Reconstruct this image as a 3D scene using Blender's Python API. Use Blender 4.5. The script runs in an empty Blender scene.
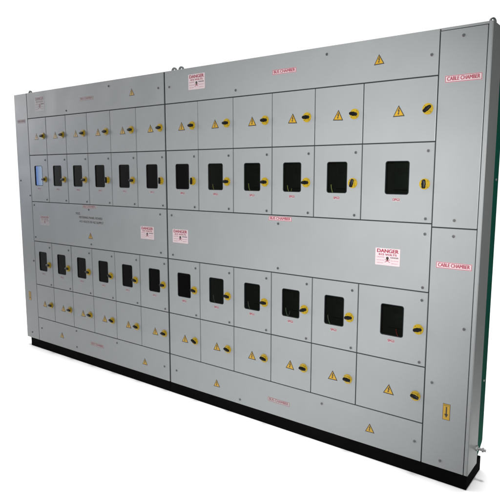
import bpy, bmesh, math, random
from mathutils import Vector, Matrix
random.seed(7)
S = bpy.context.scene
COL = S.collection

# ------------------------------------------------------------------ materials
def mat(name, color, rough=0.5, metal=0.0, spec=0.5, noise=0.0, nscale=3.0, bump=0.0, bscale=400.0, coat=0.0, ripple=0.0):
    m = bpy.data.materials.new(name); m.use_nodes = True
    nt = m.node_tree; N = nt.nodes; L = nt.links
    b = N['Principled BSDF']
    b.inputs['Base Color'].default_value = (*color, 1)
    b.inputs['Roughness'].default_value = rough
    b.inputs['Metallic'].default_value = metal
    b.inputs['Specular IOR Level'].default_value = spec
    b.inputs['Coat Weight'].default_value = coat
    tc = N.new('ShaderNodeTexCoord')
    if noise:
        n = N.new('ShaderNodeTexNoise'); n.inputs['Scale'].default_value = nscale; n.inputs['Detail'].default_value = 6
        n.inputs['Roughness'].default_value = 0.65
        L.new(tc.outputs['Object'], n.inputs['Vector'])
        mp = N.new('ShaderNodeMapRange'); mp.inputs['From Min'].default_value = 0.3; mp.inputs['From Max'].default_value = 0.7
        mp.inputs['To Min'].default_value = 1 - noise; mp.inputs['To Max'].default_value = 1 + noise
        L.new(n.outputs['Fac'], mp.inputs['Value'])
        mx = N.new('ShaderNodeVectorMath'); mx.operation = 'SCALE'; mx.inputs[0].default_value = color
        L.new(mp.outputs['Result'], mx.inputs['Scale']); L.new(mx.outputs['Vector'], b.inputs['Base Color'])
        mr = N.new('ShaderNodeMapRange'); mr.inputs['From Min'].default_value = 0.3; mr.inputs['From Max'].default_value = 0.7
        mr.inputs['To Min'].default_value = rough - 0.05; mr.inputs['To Max'].default_value = rough + 0.06
        L.new(n.outputs['Fac'], mr.inputs['Value']); L.new(mr.outputs['Result'], b.inputs['Roughness'])
    if bump:
        n2 = N.new('ShaderNodeTexNoise'); n2.inputs['Scale'].default_value = bscale; n2.inputs['Detail'].default_value = 2
        L.new(tc.outputs['Object'], n2.inputs['Vector'])
        bp = N.new('ShaderNodeBump'); bp.inputs['Strength'].default_value = bump; bp.inputs['Distance'].default_value = 0.001
        L.new(n2.outputs['Fac'], bp.inputs['Height']); L.new(bp.outputs['Normal'], b.inputs['Normal'])
        if ripple:
            n3 = N.new('ShaderNodeTexNoise'); n3.inputs['Scale'].default_value = 3.2; n3.inputs['Detail'].default_value = 1
            L.new(tc.outputs['Object'], n3.inputs['Vector'])
            b3 = N.new('ShaderNodeBump'); b3.inputs['Strength'].default_value = 1.0; b3.inputs['Distance'].default_value = ripple
            L.new(n3.outputs['Fac'], b3.inputs['Height']); L.new(b3.outputs['Normal'], bp.inputs['Normal'])
    return m

PAINT_ALB = (0.200, 0.209, 0.209)
M_paint = mat('grey_powder_coat', PAINT_ALB, 0.37, spec=0.34, noise=0.05, nscale=1.7, bump=0.10, bscale=260, ripple=0.006)
M_gasket = mat('dark_gasket', (0.010, 0.012, 0.012), 0.8, spec=0.2)
M_joint_shade = mat('joint_shade_dark', (0.016, 0.019, 0.019), 0.7, spec=0.2)  # dark colour painting the shade inside the joints
M_inside = mat('inside_sheet', (0.022, 0.024, 0.022), 0.7)
M_black = mat('black_base_paint', (0.0022, 0.0022, 0.0022), 0.9, spec=0.02, noise=0.3, nscale=9)
M_green = mat('green_sheet', (0.002, 0.090, 0.058), 0.8, spec=0.05, noise=0.12, nscale=4)
M_yel = mat('yellow_plate', (0.28, 0.19, 0.012), 0.28)
M_amber = mat('amber_sticker', (0.32, 0.185, 0.008), 0.4)
M_ink = mat('black_ink', (0.02, 0.016, 0.01), 0.5)
M_knob = mat('black_knob', (0.003, 0.003, 0.003), 0.4, spec=0.13)
M_red = mat('red_ink', (0.20, 0.020, 0.038), 0.5)
M_label = mat('label_white', (0.40, 0.31, 0.325), 0.45)
M_sign = mat('sign_white', (0.42, 0.34, 0.355), 0.45)
M_faded = mat('label_faded', (0.26, 0.245, 0.25), 0.45)
M_fadedink = mat('faded_ink', (0.17, 0.06, 0.07), 0.5)
M_lock = mat('lock_zinc', (0.15, 0.15, 0.15), 0.35, metal=0.6)
M_slot = mat('lock_slot', (0.01, 0.01, 0.01), 0.5)
M_steel = mat('zinc_steel', (0.30, 0.30, 0.30), 0.4, metal=0.85)
M_lug = mat('lug_steel', (0.10, 0.11, 0.11), 0.6, noise=0.1, nscale=20)
M_meter = mat('meter_case', (0.04, 0.044, 0.04), 0.4)
M_wy = mat('yellow_wire', (0.95, 0.85, 0.25), 0.4)
M_wr = mat('red_wire', (0.55, 0.04, 0.03), 0.4)
M_wg = mat('pale_wire', (0.45, 0.5, 0.42), 0.4)
M_floor = mat('white_floor', (0.93, 0.93, 0.93), 0.8, spec=0.1)

def glass():
    m = bpy.data.materials.new('smoked_acrylic'); m.use_nodes = True
    nt = m.node_tree; N = nt.nodes; L = nt.links
    N.remove(N['Principled BSDF'])
    o = N['Material Output']
    tr = N.new('ShaderNodeBsdfTransparent'); tr.inputs['Color'].default_value = (0.52, 0.55, 0.52, 1)
    gl = N.new('ShaderNodeBsdfGlossy'); gl.inputs['Roughness'].default_value = 0.035
    fr = N.new('ShaderNodeFresnel'); fr.inputs['IOR'].default_value = 1.45
    mx = N.new('ShaderNodeMixShader')
    L.new(fr.outputs['Fac'], mx.inputs['Fac']); L.new(tr.outputs['BSDF'], mx.inputs[1]); L.new(gl.outputs['BSDF'], mx.inputs[2])
    L.new(mx.outputs['Shader'], o.inputs['Surface'])
    return m
M_glass = glass()

# ------------------------------------------------------------------ mesh helpers
class MB:
    def __init__(self): self.bm = bmesh.new(); self.mats = []
    def mi(self, m):
        if m not in self.mats: self.mats.append(m)
        return self.mats.index(m)
    def box(self, x0, x1, y0, y1, z0, z1, m, bev=0.0, seg=2):
        t = bmesh.new(); bmesh.ops.create_cube(t, size=1)
        for v in t.verts:
            v.co = Vector(((x0+x1)/2 + v.co.x*(x1-x0), (y0+y1)/2 + v.co.y*(y1-y0), (z0+z1)/2 + v.co.z*(z1-z0)))
        if bev: bmesh.ops.bevel(t, geom=t.edges[:], offset=bev, segments=seg, profile=0.6, affect='EDGES')
        self.add(t, m)
    def add(self, t, m, matrix=None):
        if matrix: t.transform(matrix)
        i = self.mi(m); me = bpy.data.meshes.new('tmp')
        for f in t.faces: f.material_index = i
        t.to_mesh(me); t.free(); self.bm.from_mesh(me); bpy.data.meshes.remove(me)
    def cyl(self, c, r, depth, m, axis='y', seg=32, r2=None, bev=0.0):
        t = bmesh.new(); bmesh.ops.create_cone(t, cap_ends=True, segments=seg, radius1=r, radius2=r if r2 is None else r2, depth=depth)
        if bev:
            es = [e for e in t.edges if len(e.link_faces) == 2 and any(len(f.verts) > 4 for f in e.link_faces)]
            bmesh.ops.bevel(t, geom=es, offset=bev, segments=2, affect='EDGES')
        R = {'y': Matrix.Rotation(math.pi/2, 4, 'X'), 'x': Matrix.Rotation(math.pi/2, 4, 'Y'), 'z': Matrix()}[axis]
        self.add(t, m, Matrix.Translation(c) @ R)
    def prism(self, pts, y0, y1, m, holes=()):
        """extruded polygon in the xz plane between y0 (front) and y1; optional hole loop of equal role"""
        t = bmesh.new()
        def loop(P, y): return [t.verts.new((p[0], y, p[1])) for p in P]
        f0, f1 = loop(pts, y0), loop(pts, y1)
        n = len(pts)
        for i in range(n): t.faces.new((f0[i], f0[(i+1) % n], f1[(i+1) % n], f1[i]))
        if not holes:
            t.faces.new(f0); t.faces.new(f1[::-1])
        else:
            h = holes[0]
            h0, h1 = loop(h, y0), loop(h, y1); k = len(h)
            for i in range(k): t.faces.new((h0[(i+1) % k], h0[i], h1[i], h1[(i+1) % k]))
            for A, H in ((f0, h0), (f1, h1)):
                es = [t.edges.get((A[i], A[(i+1) % n])) for i in range(n)] + [t.edges.get((H[i], H[(i+1) % k])) for i in range(k)]
                bmesh.ops.triangle_fill(t, use_beauty=True, use_dissolve=False, edges=es)
        bmesh.ops.recalc_face_normals(t, faces=t.faces[:])
        self.add(t, m)
    def tube(self, pts, r, m, seg=8):
        t = bmesh.new(); rings = []
        P = [Vector(p) for p in pts]
        for i, p in enumerate(P):
            d = (P[min(i+1, len(P)-1)] - P[max(i-1, 0)]).normalized()
            a = d.cross(Vector((0, 1, 0.01))).normalized(); b = d.cross(a).normalized()
            rings.append([t.verts.new(p + r*(math.cos(2*math.pi*k/seg)*a + math.sin(2*math.pi*k/seg)*b)) for k in range(seg)])
        for A, B in zip(rings, rings[1:]):
            for k in range(seg): t.faces.new((A[k], A[(k+1) % seg], B[(k+1) % seg], B[k]))
        t.faces.new(rings[0]); t.faces.new(rings[-1][::-1])
        bmesh.ops.recalc_face_normals(t, faces=t.faces[:])
        self.add(t, m)
    def text(self, s, cx, z, size, y, m, width=None, align='CENTER', bold=0.0):
        """flat lettering standing just proud of a label; z is the centre height"""
        cu = bpy.data.curves.new('t', 'FONT'); cu.body = s; cu.size = size; cu.align_x = align; cu.align_y = 'CENTER'
        cu.offset = 0.0; cu.extrude = 0.0
        ob = bpy.data.objects.new('t', cu); COL.objects.link(ob)
        bpy.context.view_layer.update()
        me = ob.to_mesh(); t = bmesh.new(); t.from_mesh(me); ob.to_mesh_clear()
        bpy.data.objects.remove(ob); bpy.data.curves.remove(cu)
        xs = [v.co.x for v in t.verts]; sx = 1.0
        if width: sx = width/max(1e-6, max(xs)-min(xs))
        M = Matrix(((sx, 0, 0, cx), (0, 0, 1, y), (0, 1, 0, z), (0, 0, 0, 1)))
        t.transform(M)
        for f in t.faces:
            f.normal_update()
            if f.normal.y > 0: f.normal_flip()
        if bold:
            for k, dx in enumerate((-bold, bold, 0.0)):
                t2 = t.copy(); t2.transform(Matrix.Translation((dx, -0.00006*(k+1), bold*0.7 if k == 2 else 0))); self.add(t2, m)
        self.add(t, m)
    def build(self, name, parent=None, origin=None, label=None, smooth=True):
        me = bpy.data.meshes.new(name)
        if origin: self.bm.transform(Matrix.Translation(-Vector(origin)))
        self.bm.to_mesh(me); self.bm.free()
        for m in self.mats: me.materials.append(m)
        o = bpy.data.objects.new(name, me); COL.objects.link(o)
        if smooth:
            for p in me.polygons: p.use_smooth = True
            try: me.set_sharp_from_angle(angle=math.radians(35))
            except Exception: pass
        if parent: put(o, parent, origin)
        elif origin: o.location = origin
        if label: o['label'] = label
        return o

ABS = {}
def put(o, parent, origin):
    """parent with the part's own origin given in world metres"""
    origin = Vector(origin or (0, 0, 0)); o.parent = parent
    o.location = origin - ABS.get(parent.name, Vector((0, 0, 0)))
    ABS[o.name] = origin

def rrect(x0, x1, z0, z1, r, n=5):
    P = []
    for cx, cz, a in ((x1-r, z1-r, 0), (x0+r, z1-r, 90), (x0+r, z0+r, 180), (x1-r, z0+r, 270)):
        for k in range(n+1):
            t = math.radians(a + 90*k/n); P.append((cx + r*math.cos(t), cz + r*math.sin(t)))
    return P

# ------------------------------------------------------------------ grid of the board (metres, y = 0 is the face of the doors)
XC = [0.1802, 0.4249, 0.6771, 0.9312, 1.1884, 1.4502, 1.7226, 1.9998, 2.2700, 2.5409, 2.8066, 3.0744, 3.4288]
XL, XR = 0.0, 3.646
ZT, ZA, ZB, ZC, ZD, ZE, ZF, ZG = 2.100, 1.9036, 1.6186, 1.2518, 0.9325, 0.5734, 0.2946, 0.100
FLOOR = 0.029
GAP = 0.0054
TH = 0.018      # depth of a door pan

root = bpy.data.objects.new('meter_panel', None); COL.objects.link(root)
root.location = (XR/2, 0.1, FLOOR)
root['label'] = 'long light grey electrical meter panel board with rows of windowed doors on a black base'
root['category'] = 'electrical panel'
ABS[root.name] = Vector(root.location)

# ---- carcass: open-fronted sheet shell
b = MB(); D = 0.15
b.box(XL, XR, D-0.002, D, ZG, ZT, M_paint)                                  # back sheet
b.box(XL, XL+0.002, 0.001, D-0.002, ZG, ZT, M_paint)
b.box(XR-0.003, XR, 0.001, D-0.002, ZG, ZT, M_paint, 0.0008)                        # right side sheet
b.box(XR-0.017, XR-0.003, 0.0, 0.0025, ZG, ZT, M_paint, 0.001)             # its folded front lip
b.box(XL+0.002, XR-0.003, 0.0045, D-0.002, ZT-0.003, ZT, M_paint)           # top
b.box(XC[-1]+0.004, XR-0.017, -0.0005, 0.0045, ZT-0.011, ZT-0.0005, M_paint, 0.001)   # top lip over the right-hand end
b.box(XL+0.002, XR-0.003, 0.022, D-0.002, ZG, ZG+0.003, M_paint)
b.build('body', root, (XR/2, 0.1, 1.1), smooth=False)

# ---- dark frame of mullions behind the gaps, with dark strips added as joint shade
b = MB()
W = 0.03
xs_all = [XL+0.004] + XC + [XR-0.02]
zs_all = [ZG+0.006, ZF, ZE, ZD, ZC, ZB, ZA, ZT-0.006]
def vstrip(x, z0, z1, w=W): b.box(x-w/2, x+w/2, 0.0188, 0.045, z0, z1, M_gasket)
for x in (XC[0], XC[6], XC[-1]): vstrip(x, ZG+0.004, ZT-0.004)
vstrip(XL+0.018, ZG+0.004, ZT-0.004); vstrip(XR-0.020, ZG+0.004, ZT-0.004, 0.024)
for z0, z1 in ((ZB+W/2, ZA-W/2), (ZC+W/2, ZB-W/2), (ZE+W/2, ZD-W/2), (ZF+W/2, ZE-W/2)):
    for i, x in enumerate(XC):
        if i in (0, 6, 12): continue
        vstrip(x, z0, z1)
for x0, x1 in ((XC[0]+W/2, XC[6]-W/2), (XC[6]+W/2, XC[12]-W/2)):
    for z in zs_all[1:-1]:
        b.box(x0, x1, 0.0188, 0.045, z-W/2, z+W/2, M_gasket)
    for z0, z1 in ((ZG+0.004, ZG+0.03), (ZT-0.03, ZT-0.004)): b.box(x0, x1, 0.0188, 0.045, z0, z1, M_gasket)
b.box(XC[-1]+W/2, XR-0.032, 0.0188, 0.045, 1.237-W/2, 1.237+W/2, M_gasket)
b.build('mullion_frame', root, (XR/2, 0.03, 1.1), smooth=False)
b = MB(); hw = GAP/2-0.0003; Y0, Y1 = 0.0045, 0.0186  # dark strips fill the gaps and stand in for their shade
b.box(XC[0]-hw, XC[0]+hw, Y0, Y1, ZG+0.004, ZT-0.004, M_joint_shade)
b.box(XC[6]-0.0064, XC[6]+0.0064, Y0, Y1, ZG+0.004, ZT-0.004, M_joint_shade)
b.box(XC[12]-hw, XC[12]+hw, Y0, Y1, ZG+0.004, ZT-0.016, M_joint_shade)
for xa, xb in ((XC[0]+hw+.0002, XC[6]-0.0066), (XC[6]+0.0066, XC[12]-hw-.0002)):
    for z in (ZA, ZB, ZC, ZD, ZE, ZF): b.box(xa, xb, Y0, Y1, z-hw, z+hw, M_joint_shade)
b.box(XC[12]+hw+.0002, XR-0.0205, Y0, Y1, 1.237-hw, 1.237+hw, M_joint_shade)
for za, zb in ((ZB, ZA), (ZC, ZB), (ZE, ZD), (ZF, ZE)):
    for i in (1, 2, 3, 4, 5, 7, 8, 9, 10, 11): b.box(XC[i]-hw, XC[i]+hw, Y0, Y1, za+hw+.0002, zb-hw-.0002, M_joint_shade)
b.build('joint_shade_strips', root, (XR/2, 0.01, 1.1), smooth=False)

# ---- dark partition behind the doors (the meter chamber)
b = MB()
b.box(XL+0.004, XR-0.006, 0.125, 0.130, ZG+0.006, ZT-0.006, M_inside)
b.build('mounting_plate', root, (XR/2, 0.127, 1.1))

# ---- small fittings ---------------------------------------------------------
def lock(parent, x, z, ang=0):
    b = MB()
    b.cyl((x, -0.0015, z), 0.0069, 0.004, M_lock, seg=20, bev=0.001)
    b.cyl((x, -0.0038, z), 0.0055, 0.0012, M_slot, seg=3)
    b.cyl((x, -0.0045, z), 0.0022, 0.0012, M_lock, seg=10)
    o = b.build('lock', parent, (x, 0, z)); o.rotation_euler.y = math.radians(180 + random.uniform(-25, 25))

def tri_sign(parent, x, z, s=0.052, name='warning_triangle'):
    b = MB(); h = s*0.9
    def tri(w, hh, dz): return [(x-w/2, z-hh/2+dz), (x+w/2, z-hh/2+dz), (x, z+hh/2+dz)]
    b.prism(tri(s, h, 0), -0.0006, 0.0, M_ink)
    b.prism(tri(s*0.77, h*0.77, -0.0015), -0.0011, -0.0006, M_amber)
    k = s/0.05
    bolt = [(0.0020, 0.0115), (-0.0052, -0.0015), (-0.0008, -0.0015), (-0.0030, -0.0105), (-0.0058, -0.0105),
            (-0.0014, -0.0165), (0.0030, -0.0105), (0.0004, -0.0105), (0.0048, 0.0018), (0.0008, 0.0018), (0.0052, 0.0115)]
    b.prism([(x+p*k, z+q*k+0.001) for p, q in bolt], -0.0015, -0.0011, M_ink)
    o = b.build(name, parent, (x, 0, z), smooth=False); o.rotation_euler.y = math.radians(random.uniform(-2.5, 2.5))

def knob(parent, x, z, ang):
    b = MB()
    b.cyl((x, -0.0025, z), 0.0248, 0.005, M_yel, seg=40, bev=0.0012)
    for a in range(4):                      # rim marks of the rotary switch plate
        t = math.radians(45 + 90*a)
        b.cyl((x+0.0198*math.cos(t), -0.0056, z+0.0198*math.sin(t)), 0.0018, 0.0014, M_ink, seg=8)
    b.cyl((x, -0.010, z), 0.0145, 0.010, M_yel, seg=32, r2=0.0165, bev=0.001)
    b.build('handle_plate', parent, (x, 0, z))
    b = MB()
    # lever: tapered bar with a domed back, pointer end longer
    t = bmesh.new(); prof = [(-0.019, 0.0060), (-0.014, 0.0088), (0.0, 0.0104), (0.013, 0.0086), (0.0205, 0.0045)]
    rings = []
    for px, hw in prof:
        rings.append([t.verts.new((px, yy, zz*hw)) for yy, zz in ((-0.0135, -1), (-0.020, -0.82), (-0.0225, -0.4), (-0.0225, 0.4), (-0.020, 0.82), (-0.0135, 1))])
    for A, B in zip(rings, rings[1:]):
        for k in range(6): t.faces.new((A[k], A[(k+1) % 6], B[(k+1) % 6], B[k]))
    t.faces.new(rings[0]); t.faces.new(rings[-1][::-1])
    bmesh.ops.recalc_face_normals(t, faces=t.faces[:])
    b.add(t, M_knob, Matrix.Translation((x, 0, z)) @ Matrix.Rotation(-math.radians(ang), 4, 'Y'))
    b.cyl((x, -0.0155, z), 0.0105, 0.004, M_knob, seg=24)
    b.build('handle_lever', parent, (x, 0, z))

def name_label(parent, s, x, z, w=0.150, h=0.026, faded=False, name='name_label'):
    b = MB(); base = M_faded if faded else M_label; ink = M_fadedink if faded else M_red
    b.box(x-w/2, x+w/2, -0.0006, 0.0, z-h/2, z+h/2, base)
    e = 0.0022
    for a in ((x-w/2+.001, x+w/2-.001, z+h/2-.001-e, z+h/2-.001), (x-w/2+.001, x+w/2-.001, z-h/2+.001, z-h/2+.001+e),
              (x-w/2+.001, x-w/2+.001+e, z-h/2+.001+e, z+h/2-.001-e), (x+w/2-.001-e, x+w/2-.001, z-h/2+.001+e, z+h/2-.001-e)):
        b.box(a[0], a[1], -0.0010, -0.0006, a[2], a[3], ink)
    b.text(s, x, z, h*0.78, -0.0010, ink, width=w*0.88, bold=0.0009)
    b.build(name, parent, (x, 0, z), smooth=False)

def danger_sign(parent, x0, x1, z0, z1, faded=False):
    b = MB(); base = M_faded if faded else M_sign; ink = M_fadedink if faded else M_red
    w, h = x1-x0, z1-z0; cx, cz = (x0+x1)/2, (z0+z1)/2
    b.prism(rrect(x0, x1, z0, z1, 0.003, 3), -0.0006, 0, base)
    y = -0.0010
    b.text('DANGER', cx, z1-h*0.17, h*0.29, y, ink, width=w*0.86, bold=0.0013)
    b.text('415 VOLTS', cx, z1-h*0.375, h*0.15, y, ink, width=w*0.74, bold=0.0009)
    dark = M_fadedink if faded else M_ink
    # skull and crossed bones
    sx, sz, r = cx, z0+h*0.43, h*0.085
    b.cyl((sx, y+.0001, sz), r, 0.0006, dark, seg=20)
    b.box(sx-r*.55, sx+r*.55, y-.0002, y+.0004, sz-r*1.5, sz-r*.7, dark)
    for a in (28, -28):
        t = bmesh.new(); bmesh.ops.create_cube(t, size=1)
        for v in t.verts: v.co = Vector((v.co.x*r*4.2, v.co.y*0.0004, v.co.z*r*0.34))
        b.add(t, ink, Matrix.Translation((sx, y+(0.0002 if a > 0 else -0.0003), sz-r*1.9)) @ Matrix.Rotation(math.radians(a), 4, 'Y'))
    b.text('CAUTION', x0+w*0.22, z0+h*0.47, h*0.10, y, ink, width=w*0.30)
    b.text('DANGER', x1-w*0.22, z0+h*0.47, h*0.11, y, dark, width=w*0.32, bold=0.0004)
    for sxx in (x0+w*0.21, x1-w*0.21):
        b.text('HIGH VOLTAGE', sxx, z0+h*0.29, h*0.07, y, ink, width=w*0.30)
        b.text('KEEP AWAY', sxx, z0+h*0.13, h*0.07, y, ink, width=w*0.26)
    b.build('danger_sign', parent, (cx, 0, cz), smooth=False)

def arrow_label(parent, x, z, w=0.034, h=0.078):
    b = MB()
    b.box(x-w/2, x+w/2, -0.0006, 0, z-h/2, z+h/2, M_ink)
    b.box(x-w/2+.0018, x+w/2-.0018, -0.0010, -0.0006, z-h/2+.0018, z+h/2-.0018, M_amber)
    b.box(x-0.0028, x+0.0028, -0.0014, -0.0010, z-0.012, z+h*0.32, M_ink)
    b.prism([(x-0.009, z-0.010), (x, z-0.028), (x+0.009, z-0.010)], -0.0014, -0.0010, M_ink)
    b.text('EARTH', x, z+h*0.40, 0.009, -0.0013, M_ink, width=w*0.7)
    b.build('earth_label', parent, (x, 0, z), smooth=False)

def cover(name, x0, x1, z0, z1, gl=GAP/2, gr=GAP/2, gb=GAP/2, gt=GAP/2):
    b = MB()
    b.box(x0+gl, x1-gr, 0.0, TH, z0+gb, z1-gt, M_paint, 0.0018, 2)
    return b.build(name, root, ((x0+x1)/2, 0, (z0+z1)/2), smooth=False)

SG = 0.0068      # half of the wider joint where the two sections are bolted together
# ---- long covers
c = cover('top_cover', XC[0], XC[6], ZA, ZT, gr=SG, gt=0.001)
for p in ((1.186, 2.063), (0.693, 1.933), (1.669, 2.007)): lock(c, *p)
danger_sign(c, 0.293, 0.418, 1.951, 2.063, faded=True); name_label(c, 'BUS CHAMBER', 0.940, 2.001, faded=True); tri_sign(c, 1.419, 2.004)
c = cover('top_cover', XC[6], XC[12], ZA, ZT, gl=SG, gt=0.001)
for p in ((1.766, 2.004), (2.291, 1.939), (2.870, 2.061), (3.396, 1.994)): lock(c, *p)
danger_sign(c, 1.928, 2.060, 1.971, 2.060); name_label(c, 'BUS CHAMBER', 2.617, 2.008); tri_sign(c, 3.148, 2.004)
c = cover('middle_cover', XC[0], XC[6], ZD, ZC, gr=SG)
for p in ((1.661, 0.964), (0.208, 1.225), (0.205, 0.966), (0.915, 1.215), (0.93, 0.962), (1.661, 1.215)): lock(c, *p)
name_label(c, 'BUS CHAMBER', 0.922, 1.236, h=0.022, faded=True); tri_sign(c, 0.924, 1.026)
danger_sign(c, 1.470, 1.598, 1.045, 1.129); danger_sign(c, 0.283, 0.411, 1.070, 1.145, faded=True)
b = MB()
b.text('M/S', 0.785, 1.181, 0.026, -0.0006, M_ink, width=0.05, bold=0.0006)
b.text('METERING PANEL BOARD', 0.932, 1.155, 0.022, -0.0006, M_ink, width=0.27, bold=0.0006)
b.text('415 VOLTS 50 HZ SUPPLY', 0.940, 1.124, 0.022, -0.0006, M_ink, width=0.28, bold=0.0006)
b.build('lettering', c, (0.93, 0, 1.15), smooth=False)
c = cover('middle_cover', XC[6], XC[12], ZD, ZC, gl=SG)
for p in ((3.400, 1.203), (3.400, 0.953), (2.586, 0.959), (2.586, 1.206), (1.766, 1.214), (1.771, 0.961)): lock(c, *p)
name_label(c, 'BUS CHAMBER', 2.598, 1.2335, h=0.024)
danger_sign(c, 1.772, 1.906, 1.042, 1.128); danger_sign(c, 3.160, 3.285, 1.039, 1.122)
c = cover('bottom_cover', XC[0], XC[6], ZG, ZF, gr=SG, gb=0.0)
for p in ((0.226, 0.209), (0.698, 0.139), (1.183, 0.264), (1.670, 0.194), (0.70, 0.268)): lock(c, *p)
name_label(c, 'BUS CHAMBER', 0.953, 0.203, faded=True); tri_sign(c, 0.508, 0.201); tri_sign(c, 1.477, 0.188)
c = cover('bottom_cover', XC[6], XC[12], ZG, ZF, gl=SG, gb=0.0)
for p in ((1.783, 0.191), (2.316, 0.128), (2.878, 0.250), (3.393, 0.194)): lock(c, *p)
name_label(c, 'BUS CHAMBER', 2.597, 0.188, faded=True); tri_sign(c, 2.132, 0.188); tri_sign(c, 3.159, 0.194)

# ---- end covers (cable alleys)
c = cover('end_cover', XL, XC[0], ZG, ZT, gl=0.0, gt=0.001, gb=0.0)
for p in ((0.030, 1.419), (0.157, 0.766), (0.079, 0.149), (0.157, 1.30)): lock(c, *p)
name_label(c, 'CABLE CHAMBER', 0.088, 1.888, w=0.112, h=0.030, faded=True); arrow_label(c, 0.074, 0.462, 0.034, 0.074)
c = cover('end_cover', XC[12], XR-0.017, 1.237, ZT-0.011, gr=0.0035, gt=0.002)
for p in ((3.529, 2.057), (3.529, 1.272)): lock(c, *p)
name_label(c, 'CABLE CHAMBER', 3.536, 1.883, w=0.155, h=0.030)
c = cover('end_cover', XC[12], XR-0.017, ZG, 1.237, gr=0.0035, gb=0.0)
for p in ((3.529, 1.201), (3.596, 0.788), (3.464, 0.508), (3.519, 0.135)): lock(c, *p)
name_label(c, 'CABLE CHAMBER', 3.536, 1.068, w=0.158, h=0.030); arrow_label(c, 3.537, 0.383)

# ---- the forty-eight compartments
def settle(d):
    "doors never hang perfectly true"
    if d.location.x + XR/2 < XC[1]: return
    d.rotation_euler = (math.radians(random.uniform(-.12, .12)), math.radians(random.uniform(-.05, .05)), math.radians(random.uniform(-.18, .18)))

ANG1 = [0, 0, 0, 0, 0, 0, 0, 0, 0, 0, -10, 38]
ANG2 = [0, 0, 0, 90, 0, 90, 90, 0, 0, 0, 75, 90]
ANG3 = [0, 0, -5, -20, -10, 0, -10, -8, 0, 18, 5, 12]
ANG4 = [-5, -5, -8, -15, -10, -5, -25, -15, -12, -5, -5, -14]
KZ = {1: 1.763, 2: 1.431, 3: 0.752, 4: 0.4245}
ROWZ = {1: (ZB, ZA), 2: (ZC, ZB), 3: (ZE, ZD), 4: (ZF, ZE)}
WZ = {2: (1.380, 1.536), 3: (0.695, 0.851)}
for i in range(12):
    x0, x1 = XC[i], XC[i+1]
    gl = SG if i == 6 else GAP/2; gr = SG if i == 5 else GAP/2
    big = i == 11
    kx = x1 - (0.040 if big else 0.0455)
    for row in (1, 2, 3, 4):
        z0, z1 = ROWZ[row]; cx, cz = (x0+x1)/2, (z0+z1)/2
        if row in (1, 4):
            b = MB(); b.box(x0+gl, x1-gr, 0, TH, z0+GAP/2, z1-GAP/2, M_paint, 0.0018, 2)
            d = b.build('compartment_door', root, (cx, 0, cz), smooth=False)
            settle(d)
            tri_sign(d, x1 - (0.176 if big else 0.134), KZ[row], 0.057)
            knob(d, kx, KZ[row], (ANG1 if row == 1 else ANG4)[i])
            continue
        w0, w1 = (x1-0.232, x1-0.114) if big else (x1-0.192, x1-0.0775)
        if 0 < i < 6 or i == 0: w0, w1 = x1-0.184, x1-0.0775
        a0, a1 = WZ[row]
        b = MB()
        outer = [(x0+gl, z0+GAP/2), (x1-gr, z0+GAP/2), (x1-gr, z1-GAP/2), (x0+gl, z1-GAP/2)]
        e = 0.0016
        inner = [(x0+gl+e, z0+GAP/2+e), (x1-gr-e, z0+GAP/2+e), (x1-gr-e, z1-GAP/2-e), (x0+gl+e, z1-GAP/2-e)]
        hole = rrect(w0, w1, a0, a1, 0.012)
        b.prism(inner, 0.0, 0.0016, M_paint, holes=(hole,))       # face sheet with the sight hole
        b.prism(outer, 0.0016, TH, M_paint, holes=(rrect(w0-.006, w1+.006, a0-.006, a1+.006, 0.016),))
        d = b.build('compartment_door', root, (cx, 0, cz), smooth=False)
        settle(d)
        b = MB()                                                     # black rubber bead round the pane
        b.prism(rrect(w0+.0002, w1-.0002, a0+.0002, a1-.0002, 0.012), -0.0008, 0.004, M_gasket, holes=(rrect(w0+.003, w1-.003, a0+.003, a1-.003, 0.0095),))
        g = b.build('window_gasket', d, ((w0+w1)/2, 0, (a0+a1)/2), smooth=False)
        b = MB(); b.prism(rrect(w0-.004, w1+.004, a0-.004, a1+.004, 0.014), 0.0042, 0.0070, M_glass)
        b.build('window_pane', d, ((w0+w1)/2, 0.005, (a0+a1)/2), smooth=False)
        wm = (w0+w1)/2
        b = MB(); lz = a0-0.0245; lw = 0.034
        faded = i < 6
        b.box(wm-lw/2-.002, wm+lw/2+.002, -0.0005, 0, lz-.0085, lz+.0085, M_faded)
        b.text('DPG2' if big and row == 2 else 'SPG2', wm, lz, 0.0165, -0.0009, M_fadedink if faded else M_red, width=lw, bold=0.0007)
        b.build('name_label', d, (wm, 0, lz), smooth=False)
        knob(d, kx, KZ[row], (ANG2 if row == 2 else ANG3)[i])
        lx = x1 - (0.0295 if big else 0.033)
        lock(d, lx, 1.579 if row == 2 else 0.893); lock(d, lx, 1.273 if row == 2 else 0.593)
        # energy meter and its tails behind the pane
        b = MB()
        b.box(wm-0.050, wm+0.050, 0.075, 0.125, a0+0.02, a1+0.05, M_meter, 0.004)
        b.box(wm-0.030, wm+0.030, 0.0735, 0.076, a0+0.095, a0+0.125, M_inside, 0.0008)
        mt = b.build('energy_meter', root, (wm, 0.1, a0+0.1))
        if i >= 7 and not (big and row == 2):
            m = (M_wy if row == 2 else M_wg) if not (big and row == 3) else M_wr
            s = -1 if row == 2 else 1
            bx = w0+0.018 if row == 2 else w0+0.014
            if big: bx = wm+0.020
            b = MB(); top = 0.050 + 0.012*random.random()
            P = [(bx - 0.010 + 0.022*(k/9)**2, 0.032, a0 - 0.02 + top*(1-k/9)+0.012*(k < 0)) for k in range(10)]
            b.tube(P, 0.0024, m)
            P = [(bx + 0.012 - 0.020*(k/9)**2, 0.040, a0 - 0.02 + (top*0.7)*(1-k/9)) for k in range(10)]
            if i % 4 == 1: b.tube(P, 0.0014, m)
            b.build('meter_wire', mt, (bx, 0.035, a0))

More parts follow.
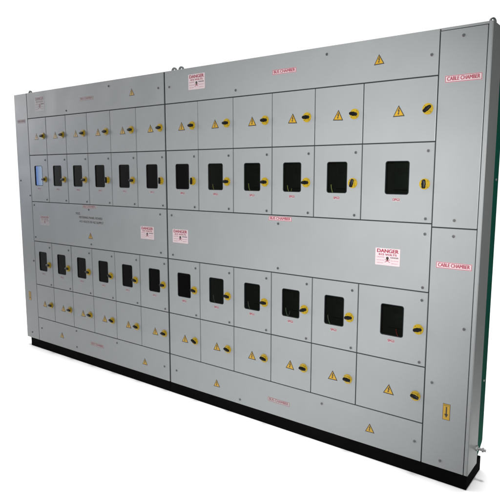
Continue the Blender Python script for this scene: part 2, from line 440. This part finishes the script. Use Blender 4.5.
# ---- base channel, green background strip, lifting lugs, earth stud
for x0, x1 in ((0.050, XC[6]-0.001), (XC[6]+0.001, XR-0.004)):
    b = MB(); b.box(x0, x1, 0.004, 0.235, FLOOR+0.0005, ZG-0.0005, M_black, 0.0015)
    b.build('base_channel', root, ((x0+x1)/2, 0.12, 0.06), smooth=False)
b = MB()
t = bmesh.new()
prof = [(D+0.001, 0.125), (0.232, 0.175), (0.238, 0.185), (0.238, 2.085), (0.230, 2.095), (D+0.001, 2.095)]
A = [t.verts.new((XL+0.004, y, z)) for y, z in prof]; B = [t.verts.new((XR-0.0015, y, z)) for y, z in prof]
for k in range(len(prof)): t.faces.new((A[k], A[(k+1) % 6], B[(k+1) % 6], B[k]))
t.faces.new(A); t.faces.new(B[::-1]); bmesh.ops.recalc_face_normals(t, faces=t.faces[:])
b.add(t, M_green)  # added sheet standing in for green background beyond the side
b.build('green_background_strip', root, (XR/2, 0.19, 1.1), label='green background strip added along the rear edge', smooth=False)
b = MB()
for z in (0.5, 1.45, 1.95): b.cyl((XR-0.001, 0.195, z), 0.006, 0.006, M_steel, axis='x', seg=6)
b.build('rear_bolts', root, (XR, 0.195, 1.2))

def lug(x, y, z, rz=0):
    b = MB(); n = 14; w = 0.018 if rz else 0.023; h = 0.030
    out = [(x+w, z-0.02), (x+w, z+h-0.008)] + [(x+w*math.cos(math.pi*k/n), z+h-0.008+w*math.sin(math.pi*k/n)) for k in range(1, n)] + [(x-w, z+h-0.008), (x-w, z-0.02)]
    hole = [(x+0.0105*math.cos(2*math.pi*k/18), z+h-0.006+0.0105*math.sin(2*math.pi*k/18)) for k in range(18)]
    b.prism(out, y-0.004, y+0.004, M_lug, holes=(hole,))
    b.box(x-0.03, x+0.03, y-0.018, y+0.018, z, z+0.005, M_lug, 0.001)
    o = b.build('lifting_lug', root, (x, y, z), smooth=False); o.rotation_euler.z = math.radians(rz)
for x, rz in ((0.046, 0), (1.695, 0), (1.757, 0), (3.612, 62)): lug(x, 0.118, ZT+0.0004, rz)

b = MB()
b.cyl((XR+0.021, 0.13, 0.185), 0.0065, 0.044, M_steel, axis='x', seg=20, bev=0.0008)
b.cyl((XR+0.003, 0.13, 0.185), 0.013, 0.006, M_steel, axis='x', seg=6)
b.cyl((XR+0.030, 0.13, 0.185), 0.0105, 0.007, M_steel, axis='x', seg=6)
b.build('earth_stud', root, (XR, 0.13, 0.185))

# ------------------------------------------------------------------ floor
b = MB()
b.box(-9, 4.0, -1.7, 12, FLOOR-0.05, FLOOR, M_floor)
f = b.build('floor', smooth=False); f['kind'] = 'structure'; f['label'] = 'plain white floor'

# ------------------------------------------------------------------ surroundings: a white world, dimmed on the camera's side and right to shape the light
w = bpy.data.worlds.new('World'); S.world = w; w.use_nodes = True
nt = w.node_tree; N = nt.nodes; L = nt.links; bg = N['Background']
tc = N.new('ShaderNodeTexCoord'); nm = N.new('ShaderNodeVectorMath'); nm.operation = 'NORMALIZE'
L.new(tc.outputs['Generated'], nm.inputs[0]); sp = N.new('ShaderNodeSeparateXYZ'); L.new(nm.outputs['Vector'], sp.inputs[0])
def mr(src, a, bb, lo, hi):
    m = N.new('ShaderNodeMapRange'); m.interpolation_type = 'SMOOTHSTEP'
    m.inputs['From Min'].default_value = a; m.inputs['From Max'].default_value = bb
    m.inputs['To Min'].default_value = lo; m.inputs['To Max'].default_value = hi
    L.new(src, m.inputs['Value']); return m.outputs['Result']
def op(o, a, bb):
    m = N.new('ShaderNodeMath'); m.operation = o
    for i, q in enumerate((a, bb)):
        if isinstance(q, (int, float)): m.inputs[i].default_value = q
        else: L.new(q, m.inputs[i])
    return m.outputs[0]
X, Y, Z = sp.outputs
AMB_FRONT, ZEN = 0.07, 0.5
base = op('ADD', AMB_FRONT, op('MULTIPLY', mr(Y, -0.10, 0.15, 0.0, 1.07), mr(X, 0.0, 0.22, 1.0, 0.04)))
zen = mr(Z, 0.50, 0.90, 0.0, ZEN)
tot = op('ADD', base, zen)
# broad pale glow from the bright side of the room, to the far left of the board
az = op('ARCTAN2', op('MULTIPLY', X, -1), op('MULTIPLY', Y, -1))      # 0 straight back past the camera, +90 deg = -x
g1 = op('MULTIPLY', mr(az, math.radians(36), math.radians(70), 0, 1), mr(Y, -0.02, -0.12, 0, 1))
g1 = op('MULTIPLY', g1, mr(Z, -0.14, 0.02, 0.5, 1))
tot = op('ADD', tot, op('MULTIPLY', g1, 0.75))
g3 = op('MULTIPLY', op('MULTIPLY', mr(az, math.radians(60.5), math.radians(62.5), 0, 1), mr(az, math.radians(76), math.radians(82), 1, 0)),
        op('MULTIPLY', mr(Z, -0.04, 0.04, 0, 1), mr(Z, 0.35, 0.5, 1, 0)))
tot = op('ADD', tot, op('MULTIPLY', g3, 10.0))  # bright strip added to the world to lift the left end cover
# a tall daylit window in that direction
g2 = op('MULTIPLY', mr(az, math.radians(56.9), math.radians(57.1), 0, 1), mr(az, math.radians(62.5), math.radians(63), 1, 0))
g2 = op('MULTIPLY', g2, op('MULTIPLY', mr(Z, -0.045, -0.035, 0, 1), mr(Z, 0.05, 0.06, 1, 0)))
c1 = N.new('ShaderNodeCombineColor')
for k in range(3): L.new(op('MULTIPLY', tot, (1.0, 1.0, 1.0)[k]), c1.inputs[k])
c2 = N.new('ShaderNodeCombineColor')
tint = mr(az, math.radians(57.95), math.radians(58.3), 1.0, 0.12)
L.new(op('MULTIPLY', op('MULTIPLY', g2, 4.6), op('ADD', op('MULTIPLY', tint, 0.85), 0.12)), c2.inputs[0])
L.new(op('MULTIPLY', op('MULTIPLY', g2, 6.0), op('ADD', op('MULTIPLY', tint, 0.6), 0.35)), c2.inputs[1])
L.new(op('MULTIPLY', g2, 7.5), c2.inputs[2])
ad = N.new('ShaderNodeVectorMath'); ad.operation = 'ADD'
L.new(c1.outputs[0], ad.inputs[0]); L.new(c2.outputs[0], ad.inputs[1]); L.new(ad.outputs['Vector'], bg.inputs['Color'])
bg.inputs['Strength'].default_value = 1.0

def lamp(name, kind, loc, target, energy, col=(1, 1, 1)):
    l = bpy.data.lights.new(name, kind); l.energy = energy; l.color = col
    o = bpy.data.objects.new(name, l); COL.objects.link(o); o.location = loc
    o.rotation_euler = (Vector(target)-Vector(loc)).to_track_quat('-Z', 'Y').to_euler()
    return l
l = lamp('floor_fill_sun', 'SUN', (1.8, -1, 5), (1.8, -1, 0), 2.4); l.angle = math.radians(6)  # added vertical sun that whitens the floor and barely touches the fronts
l = lamp('camera_flash', 'SPOT', (4.15, -2.45, 1.62), (2.62, 0, 1.27), 640)
l.spot_size = math.radians(69); l.spot_blend = 1.0; l.shadow_soft_size = 0.12

# ------------------------------------------------------------------ camera
cam = bpy.data.cameras.new('camera'); co = bpy.data.objects.new('camera', cam); COL.objects.link(co)
co.location = (4.29072392, -2.4881601, 1.4803006)
co.rotation_euler = (1.43235056, -0.00013728, 0.651913345)
cam.sensor_width = 36; cam.sensor_fit = 'HORIZONTAL'; cam.lens = 36*1.10586946; cam.clip_start = 0.05; cam.clip_end = 200
S.camera = co
S.render.resolution_x = 1024; S.render.resolution_y = 1024
S.view_settings.view_transform = 'Standard'; S.view_settings.look = 'None'; S.view_settings.exposure = 0.0; S.view_settings.gamma = 1.0
